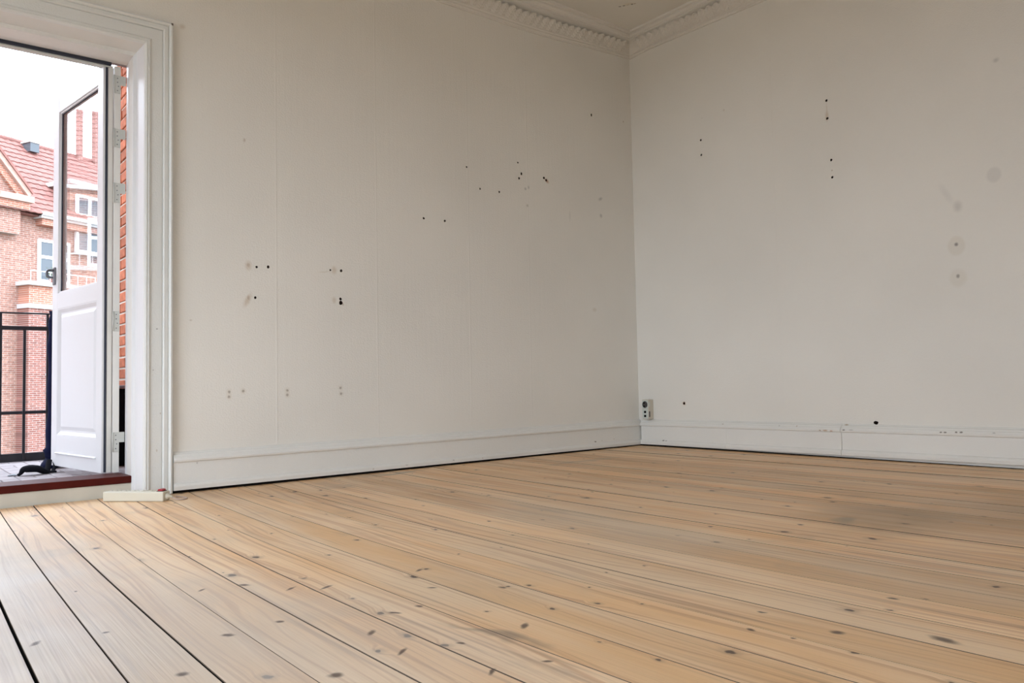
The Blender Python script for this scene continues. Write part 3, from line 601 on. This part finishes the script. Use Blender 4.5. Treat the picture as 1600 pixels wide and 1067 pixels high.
# hinge-side edge: seal groove, cover strip, hinge stile
lp('edge_seal', -.004, .001, -.0095, -.019, ZB+.004, ZTp-.004, M_gasket, .001)
lp('edge_strip', -.003, .012, -.021, -.042, ZB, ZTp, M_cream, .002)
def lpw(name, X0, X1, Y0, Y1, z0, z1, m, b=.001):   # in room axes, on the hinge side of the leaf
    o = mesh_obj(name, bbox(X0+3.262, X1+3.262, Y0-.27, Y1-.27, z0, z1, b), m)
    o.parent = leaf; o.matrix_parent_inverse = Matrix.Rotation(-LA, 4, 'Z'); return o
lpw('hinge_stile', -3.2165, -3.190, .262, .30, ZB, ZTp, M_cream, .002)
for z0, z1 in ((1.821, 1.906), (1.567, 1.654), (1.308, 1.401), (.714, .806), (.166, .254)):
    h_ = lpw('hinge', -3.2165, -3.1905, .2595, .2625, z0, z1, M_metal, .0008)
    bm = bmesh.new(); tube(bm, [(-3.2185+3.262, .2585-.27, z0+(z1-z0)*q) for q in (0, 1)], .0035, 10)
    kx = mesh_obj('hinge_pin', bm, M_metal, leaf, True); kx.matrix_parent_inverse = Matrix.Rotation(-LA, 4, 'Z')
    if z0 != .714:
        zm = (z0+z1)/2; ex = lpw('hinge_arm', -3.192, -3.1685, .2595, .2625, zm-.002, z1, M_metal, .0008)
    for q in (.16, .4, .62, .84):
        bm = bmesh.new(); x_ = -3.2035+(.003 if q in (.4,) else -.001); tube(bm, [(x_+3.262, .2597-.27, z0+(z1-z0)*q), (x_+3.262, .2583-.27, z0+(z1-z0)*q)], [.0028, .0020], 8)
        sc_ = mesh_obj('screw', bm, M_pewter, leaf); sc_.matrix_parent_inverse = Matrix.Rotation(-LA, 4, 'Z')
# handle
hd = lp('handle', WL_-.050, WL_-.016, .0002, .007, .985, 1.075, M_pewter, .003)
bm = bmesh.new(); tube(bm, spline([(WL_-.033, .004, 1.058), (WL_-.033, .022, 1.060), (WL_-.033, .033, 1.055), (WL_-.034, .037, 1.042), (WL_-.036, .034, 1.028), (WL_-.04, .022, 1.022), (WL_-.045, .012, 1.022)], 6), .0065, 10)
mesh_obj('lever', bm, M_pewter, hd, True)

# ---------------------------------------------------------------- balcony
BZ = .04
bal = struct(mesh_obj('floor_balcony', bbox(-4.9, -2.9, WT+.001, 1.80, -.16, BZ-.022), M_slab), 'pale paved balcony floor with dark joints')
pv = {}
for wdt in (.1410, .0685):
    bmx = bbox(0, wdt, 0, .1555, 0, .022, .0025, 1); me = bpy.data.meshes.new('paver'); bmx.normal_update(); bmx.to_mesh(me); bmx.free(); me.materials.append(M_paver); pv[wdt] = me
x = -3.385+.145*3
while x > -4.85:
    x -= .145; odd = False
    for j in range(9):
        y = .352+.16*j; odd = not odd
        if odd ^ (int(round((x+3.53)/.145)) % 2 == 0):
            share('paver', pv[.1410], bal, (x+.0008, y, BZ-.022))
        else:
            share('paver', pv[.0685], bal, (x+.0008, y, BZ-.022)); share('paver', pv[.0685], bal, (x+.0735, y, BZ-.022))
struct(mesh_obj('ceiling_added_shade', bbox(-4.92, -2.895, WT+.002, 1.74, 2.98, 3.14), M_stone), 'unseen slab added above the balcony for shade')  # out-of-view slab, added to shade the door leaf and nearby floor
# railing
rl = tag(empty('balcony_railing', (-3.6, 1.72, BZ)), 'black iron balcony railing with flat bars outside the door', 'railing')
def rp(name, x0, x1, y0, y1, z0, z1, b=.002): return mesh_obj(name, bbox(x0+3.6, x1+3.6, y0-1.72, y1-1.72, z0-BZ, z1-BZ, b), M_iron, rl)
rp('top_rail', -4.88, -3.255, 1.700, 1.715, .900, .909); rp('upper_rail', -4.88, -2.93, 1.695, 1.720, .805, .828)
rp('middle_rail', -4.88, -2.93, 1.700, 1.715, .315, .334); rp('kick_plate', -4.88, -2.93, 1.702, 1.712, BZ+.001, .090)
xs = [-3.266-.1185*k for k in range(14)]+[-3.1475, -3.029]
for k, x in enumerate(xs): rp('baluster', x-.0075, x+.0075, 1.690, 1.7015, .050, .806)
for k in (0, 2, 4, 6, 8, 10, 12): rp('top_post', xs[k]-.007, xs[k]+.007, 1.700, 1.712, .827, .901)
# brick side wall of the balcony
sw = struct(mesh_obj('wall_balcony', bbox(-2.892, -2.55, WT+.002, 1.75, -.5, 3.3), M_mortar), 'orange brick side wall of the balcony')
bme = {}
for ln in (.228, .108):
    b2 = bbox(0, .012, 0, ln, 0, .0547, .003, 1); me = bpy.data.meshes.new('brick'); b2.normal_update(); b2.to_mesh(me); b2.free(); me.materials.append(M_brick); bme[ln] = me
for c_ in range(41):
    z = -.02+.0667*c_; y = .36 if c_ % 2 == 0 else .48; 
    if c_ % 2: share('brick', bme[.108], sw, (-2.901+random.uniform(-.002, .002), .36, z))
    while y+.108 < 1.751:
        ln = .228 if y+.228 < 1.752 else .108
        share('brick', bme[ln], sw, (-2.901+random.uniform(-.0025, .0025), y, z)); y += ln+.012
struct(mesh_obj('wall_added_shade', bbox(-5.25, -4.92, WT+.002, 1.75, -.5, 3.3), brick_mat('side_brickwork', 'YZ', (0.30, 0.10, 0.06), (0.22, 0.075, 0.045), (0.4, .34, .3))), 'unseen brick side wall added to shade the door leaf')  # out-of-view wall, added to cut skylight on the door leaf
# things left on the balcony
bm = bmesh.new()
tube(bm, spline([(-3.318,1.12,.045),(-3.322,1.12,.10),(-3.316,1.125,.20),(-3.314,1.13,.42),(-3.317,1.135,.66),(-3.318,1.14,.80),(-3.316,1.14,.872)], 5), [.050+.012*math.sin(i*.9) if i < 8 else max(.014, .040-.0007*(i-8)**1.0+.004*math.sin(i*1.3)) for i in range(31)], 14)
pa = mesh_obj('folded_parasol', bm, M_navy, None, True)
tag(pa, 'folded navy parasol standing behind the open door leaf', 'parasol')
bm = bbox(-3.10, -2.935, .92, 1.28, BZ, .452, .03, 4); bb = mesh_obj('storage_bag', bm, M_black, None, True)
tag(bb, 'black bag with grey lid seen through the gap beside the hinges', 'bag')
mesh_obj('lid', bbox(-3.103, -2.932, .917, 1.283, .453, .470, .006), mat('grey_lid', (.30, .30, .33), .5), bb)
tube_pts = spline([(-3.385,.835,.047),(-3.406,.82,.052),(-3.43,.81,.066),(-3.455,.80,.072),(-3.482,.80,.072),(-3.497,.80,.068),(-3.508,.80,.052),(-3.519,.80,.0435)], 6)
bm = bmesh.new(); tube(bm, tube_pts, [.014+.022*math.sin(math.pi*min(1, i/len(tube_pts)*1.15)) for i in range(len(tube_pts))], 10, .5)
st_ = mesh_obj('fabric_strap', bm, M_black, None, True); tag(st_, 'crumpled black fabric strap lying on the balcony pavers', 'strap')
bm = bmesh.new(); tube(bm, spline([(-3.372,.90,.100),(-3.380,.87,.075),(-3.388,.84,.050),(-3.372,.83,.047),(-3.352,.83,.047)], 6), [.013]*25, 8, .4)
mesh_obj('strap_loop', bm, M_black, st_, True)
bm = bmesh.new(); tube(bm, spline([(-3.348,.90,.090),(-3.350,.87,.070),(-3.366,.84,.050),(-3.385,.83,.0475)], 6), .010, 8, .4)
mesh_obj('strap_loop', bm, M_black, st_, True)
bm = bmesh.new(); tube(bm, spline([(-3.555,.84,.0430),(-3.535,.83,.0455),(-3.515,.83,.0430)], 5), [.006,.014,.02,.024,.026,.026,.024,.02,.016,.012,.006], 8, .12)
tag(mesh_obj('cloth_scrap', bm, mat('blue_grey_cloth', (.28, .32, .36), .8), None, True), 'flat blue-grey scrap of cloth beside the black strap', 'cloth')

# ---------------------------------------------------------------- power strip on the floor
ps = tag(empty('power_strip', (-3.319, -.040, fz(-3.32, -.05)+.001), math.atan2(-.731, .682)), 'cream plastic power strip with red switch lying by the door casing', 'power strip')
LNG = .272
bm = bbox(0, LNG, 0, .052, 0, .041, .006, 3); body = mesh_obj('body', bm, M_plastic, ps, False)
for k in range(5):
    x0 = .022+.040*k
    o = mesh_obj('outlet', bbox(x0, x0+.034, .007, .045, .0405, .0425, .001, 1), M_plastic, ps)
    for s in (-.0095, .0095):
        b2 = bmesh.new(); tube(b2, [(x0+.017+s*.7, .026+s*.7, .0424), (x0+.017+s*.7, .026+s*.7, .0428)], .0024, 8); mesh_obj('contact_hole', b2, M_hole, o)
mesh_obj('switch_frame', bbox(.236, .264, .010, .042, .0405, .0430, .0008, 1), M_hole, ps)
bm = bmesh.new(); prism(bm, [(.240,.0425),(.2405,.049),(.250,.0515),(.2595,.0485),(.260,.0425)], 'y', .013, .039); mesh_obj('switch', bm, M_redp, ps)
bm = bmesh.new(); tube(bm, [(LNG-.002, .026, .020), (LNG+.008, .026, .020), (LNG+.010, .026, .020), (LNG+.026, .026, .018)], [.013, .012, .0075, .0045], 14); mesh_obj('cable_gland', bm, M_plastic, ps, True)
bm = bmesh.new(); tube(bm, spline([(LNG+.02, .026, .018), (LNG+.040, .030, .008), (LNG+.060, .046, .004), (LNG+.062, .074, .004), (LNG+.035, .100, .004), (LNG-.020, .128, .004)], 8), .0030, 8); mesh_obj('cable', bm, M_cable, ps, True)

# ---------------------------------------------------------------- wall socket near the corner
so = tag(empty('wall_socket', (0, -.10, .245)), 'beige surface-mounted double wall socket low in the room corner', 'wall socket')
def sp_(name, x0, x1, y0, y1, z0, z1, m, b=.001): return mesh_obj(name, bbox(x0, x1, y0, y1, z0, z1, b, 2), m, so)
sp_('housing', -.050, -.0005, -.030, .024, -.065, .066, M_ivory, .003)
up_ = sp_('upper_module', -.0545, -.0495, -.028, .022, .006, .061, M_mint)
bm = bmesh.new(); loft(bm, [[(-.0550, -.003+r*math.cos(t), .033+r*math.sin(t)) for t in [2*math.pi*k/24 for k in range(24)]] for r in (.0225,)] + [[(-.0535, -.003+.0225*math.cos(t), .033+.0225*math.sin(t)) for t in [2*math.pi*k/24 for k in range(24)]]]); mesh_obj('socket_well', bm, M_greyp, up_)
for z_ in (.044, .021):
    bm = bmesh.new(); tube(bm, [(-.0548, .004, z_), (-.0556, .004, z_)], .0065, 12); mesh_obj('contact_hole', bm, M_hole, up_)
lo_ = sp_('lower_module', -.0545, -.0495, -.028, .022, -.061, .003, M_mint)
for z_ in (-.016, -.043): mesh_obj('data_port', bbox(-.0552, -.0540, -.012, .006, z_-.0075, z_+.0075), M_hole, lo_)
sp_('side_clip', -.046, -.036, -.0312, -.0295, .020, .050, M_mint, .0005)
sp_('side_clip', -.046, -.036, -.0312, -.0295, -.050, -.012, M_greyp, .0005)

# ---------------------------------------------------------------- apartment building across the yard
AO = math.radians(26)
ab = tag(empty('apartment_building', (-.297, 26.0, 0), AO), 'red brick apartment building with clay tile roof across the yard', 'building')
def ap(name, x0, x1, y0, y1, z0, z1, m, b=0, par=None): return mesh_obj(name, bbox(x0, x1, y0, y1, z0, z1, b), m, par or ab)
U0, U1 = -24, 9
ap('main_wall', U0, U1, 0, 6, -9, 6.1, M_facade)
# bay with its orange band and white ledges
def bay(x0, x1):
    ap('bay_wall', x0, x1, -.55, .02, -9, 3.22, M_bay); ap('bay_band', x0+.02, x1-.02, -.53, .02, 3.22, 3.80, M_bandbrick)
    ap('ledge', x0-.08, x1+.08, -.68, .02, 3.80, 3.93, M_stone); ap('ledge', x0-.03, x1+.03, -.60, .02, 3.07, 3.215, M_stone)
    g = ap('ledge_railing', x0, x1, -.62, -.60, 4.25, 4.275, M_winwhite)
    for k in range(8): mesh_obj('railing_bar', bbox(x0+.02+k*(x1-x0-.04)/7-.008, x0+.02+k*(x1-x0-.04)/7+.008, -.618, -.602, 3.93, 4.25), M_winwhite, g)
for bx_ in (-.29, -8.2, -16.2): bay(bx_, bx_+2.3)
def window(x0, x1, z0, z1, v, zt, mull=True):
    bm = bmesh.new(); d0, d1 = v-.05, v+.06; f = .09
    box(bm, x0, x0+f, d0, d1, z0, z1); box(bm, x1-f, x1, d0, d1, z0, z1); box(bm, x0+f, x1-f, d0, d1, z0, z0+f); box(bm, x0+f, x1-f, d0, d1, z1-f, z1)
    box(bm, x0+f, x1-f, d0+.005, d1, zt-.05, zt+.05)
    xm = (x0+x1)/2
    if mull: box(bm, xm-.06, xm+.06, d0+.003, d1, z0+f, zt-.05); box(bm, xm-.06, xm+.06, d0+.003, d1, zt+.05, z1-f)
    wdw = mesh_obj('window', bm, M_winwhite, ab)
    for (a, b_) in (((x0+f, xm-.06), (xm+.06, x1-f)) if mull else ((x0+f, x1-f),)):
        for (c_, e) in ((z0+f, zt-.05), (zt+.05, z1-f)): mesh_obj('pane', bbox(a, b_, v-.022, v-.010, c_, e), M_dark_pane, wdw)
    mesh_obj('sill', bbox(x0-.06, x1+.06, v-.12, v+.02, z0-.07, z0-.002), M_stone, wdw)
for bx_ in (-.29, -8.2, -16.2):
    window(bx_+.63, bx_+1.75, 4.0, 5.42, -.01, 4.84); window(bx_+.63, bx_+1.75, .99, 2.68, -.56, 2.10); window(bx_+.64, bx_+1.76, -1.9, -.17, -.56, -.66)
    window(bx_+.64, bx_+1.76, -5.0, -3.2, -.56, -3.7)
for u in (-22.5, -20.3, -12.9, -11.2, -5.2, -2.9, 3.2, 5.4, 7.3):
    for z0, z1, zt in ((3.6, 5.2, 4.7), (.6, 2.3, 1.75), (-2.3, -.6, -1.1), (-5.2, -3.5, -4)): window(u, u+1.05, z0, z1, -.01, zt)
# eaves
ap('cornice', .28, U1, -.32, .05, 5.85, 6.05, M_bandbrick); ap('cornice', .2, U1, -.42, .05, 6.05, 6.13, M_stone); ap('gutter', .2, U1, -.52, -.40, 6.13, 6.24, M_winwhite, .02)
ap('cornice', U0, -8.2, -.32, .05, 5.85, 6.05, M_bandbrick); ap('gutter', U0, -8.2, -.52, -.40, 6.13, 6.24, M_winwhite, .02)
# clay pantile roof: courses of overlapping waves
def roof(name, u0, u1, y0, z0, y1, z1, rows, par):
    bm = bmesh.new(); nu = int((u1-u0)/.062)
    dy, dz = (y1-y0)/rows, (z1-z0)/rows; L_ = math.hypot(dy, dz); ny, nz_ = -dz/L_, dy/L_
    for r in range(rows):
        a, b_ = [], []
        for i in range(nu+1):
            u = u0+(u1-u0)*i/nu; h_ = .022*(.5+.5*math.cos(i*math.pi/2))
            a.append(bm.verts.new((u, y0+dy*r+ny*(h_+.035)-dy*.12, z0+dz*r+nz_*(h_+.035)-dz*.12))); b_.append(bm.verts.new((u, y0+dy*(r+1)+ny*h_, z0+dz*(r+1)+nz_*h_)))
        fr_ = [bm.verts.new((v.co.x, v.co.y-ny*.035, v.co.z-nz_*.035)) for v in a]
        for i in range(nu):
            bm.faces.new((a[i], a[i+1], b_[i+1], b_[i])); bm.faces.new((fr_[i], fr_[i+1], a[i+1], a[i]))
    bmesh.ops.recalc_face_normals(bm, faces=bm.faces)
    o = mesh_obj(name, bm, M_tile, par); o['kind'] = 'stuff'; return o
roof('roof_tiles', -9.0, U1, -.42, 6.17, 3.0, 9.40, 15, ab)
roof('roof_tiles', U0, -9.0, -.42, 6.17, 3.0, 9.40, 15, ab)
bm = bmesh.new(); prism(bm, [(-.3, 6.10), (3.0, 9.33), (6.2, 6.10)], 'x', U0, U1); mesh_obj('roof_body', bm, M_tile, ab)
bm = bmesh.new(); tube(bm, [(U0, 3.0, 9.42), (U1, 3.0, 9.42)], .09, 10); mesh_obj('ridge', bm, M_tile, ab, True)
ap('chimney', 3.82, 4.00, 2.80, 2.98, 8.6, 12.0, M_bay); ap('chimney', 4.50, 4.68, 2.80, 2.98, 8.6, 12.2, M_bay)
ap('chimney', -12.5, -11.7, 2.4, 3.2, 8.6, 11.2, M_bay); ap('chimney', -16.2, -15.3, 2.4, 3.2, 8.6, 11.5, M_bay)
sk = ap('skylight', 1.62, 1.95, 2.35, 2.8, 9.0, 9.36, M_dark_pane); ap('skylight_frame', 1.58, 1.99, 2.32, 2.85, 9.32, 9.38, M_stone)
# gable with raking cornice
GP = (-4.6, 11.4); GE = (-.30, 6.62)
bm = bmesh.new(); prism(bm, [(-8.8, 5.4), (-8.8, 6.5), GP, (-.42, 6.5), (-.42, 5.4)], 'y', -.30, .10); mesh_obj('gable_wall', bm, M_facade, ab)
def rake(p, q, o0, o1, d0, name, m):
    d = Vector((q[0]-p[0], q[1]-p[1])).normalized(); n_ = Vector((-d.y, d.x));  n_ = n_ if n_.y > 0 else -n_
    pts = [(p[0]+n_.x*o0, p[1]+n_.y*o0), (q[0]+n_.x*o0, q[1]+n_.y*o0), (q[0]+n_.x*o1, q[1]+n_.y*o1), (p[0]+n_.x*o1, p[1]+n_.y*o1)]
    bm = bmesh.new(); prism(bm, pts, 'y', d0, .4); mesh_obj(name, bm, m, ab)
for q in (GE, (-8.9, 6.62)):
    rake(GP, q, -.22, -.02, -.42, 'raking_cornice', M_bandbrick); rake(GP, q, -.02, .12, -.55, 'raking_cornice', M_rose); rake(GP, q, .12, .19, -.60, 'verge_tiles', M_tile)
ap('return_cornice', -1.25, -.16, -.60, .05, 6.42, 6.62, M_rose); ap('return_cornice', -1.2, -.22, -.48, .05, 6.20, 6.42, M_bandbrick)
# dormer
ap('dormer', 1.42, 2.82, -.06, 2.0, 5.9, 7.45, M_facade); window(1.62, 2.62, 5.15, 7.15, -.10, 6.45)
ap('dormer_roof', 1.30, 2.94, -.25, 2.1, 7.45, 7.60, M_stone)
# a plant on the ledge
pl = empty('ledge_plant', (.52, -.50, 3.935), 0, ab); pl.parent = ab
bm = bmesh.new(); tube(bm, [(0, 0, 0), (0, 0, .02), (0, 0, .14)], [.07, .08, .10], 12); mesh_obj('plant_pot', bm, M_bay, pl)
bm = bmesh.new()
for k in range(56):
    a = random.uniform(0, 6.28); r = random.uniform(.02, .17); h_ = random.uniform(.16, .52); p = Vector((r*math.cos(a), r*math.sin(a), h_)); q = Vector((math.cos(a+1), math.sin(a+1), .3))*.07; s = Vector((-math.sin(a), math.cos(a), .2))*.035
    v = [bm.verts.new(c_) for c_ in (p-q, p+s, p+q, p-s)]; bm.faces.new(v)
mesh_obj('foliage', bm, M_leaf, pl)['kind'] = 'stuff'
# yard ground far below
gd = struct(mesh_obj('ground_yard', bbox(-150, 150, -150, 150, -9.3, -9.0), mat('yard_paving', (.16, .145, .12), .9, var=.1)), 'paved yard below the balcony')
# ---------------------------------------------------------------- unseen windows, added and sized to bring more daylight into the room
def added_window(name, axis, a0, a1, z0, z1, t):
    wn = struct(empty(name))
    def B(n_, u0, u1, y0, y1, zz0, zz1, m): 
        return mesh_obj(n_, bbox(u0, u1, y0, y1, zz0, zz1, .003) if axis == 'y' else bbox(y0, y1, u0, u1, zz0, zz1, .003), m, wn)
    f = .06; am = (a0+a1)/2
    B('window_frame', a0, a0+f, t, t+.07, z0, z1, M_upvc); B('window_frame', a1-f, a1, t, t+.07, z0, z1, M_upvc); B('window_frame', a0+f, a1-f, t, t+.07, z0, z0+f, M_upvc); B('window_frame', a0+f, a1-f, t, t+.07, z1-f, z1, M_upvc)
    B('mullion', am-.03, am+.03, t, t+.07, z0+f, z1-f, M_upvc)
    B('window_pane', a0+f, am-.03, t+.03, t+.036, z0+f, z1-f, M_glass); B('window_pane', am+.03, a1-f, t+.03, t+.036, z0+f, z1-f, M_glass)
added_window('added_window_1', 'x', -2.90, -.70, .05, 2.15, XL-.18)
added_window('added_window_2', 'y', -5.30, -3.90, .05, 2.05, YB-.18)
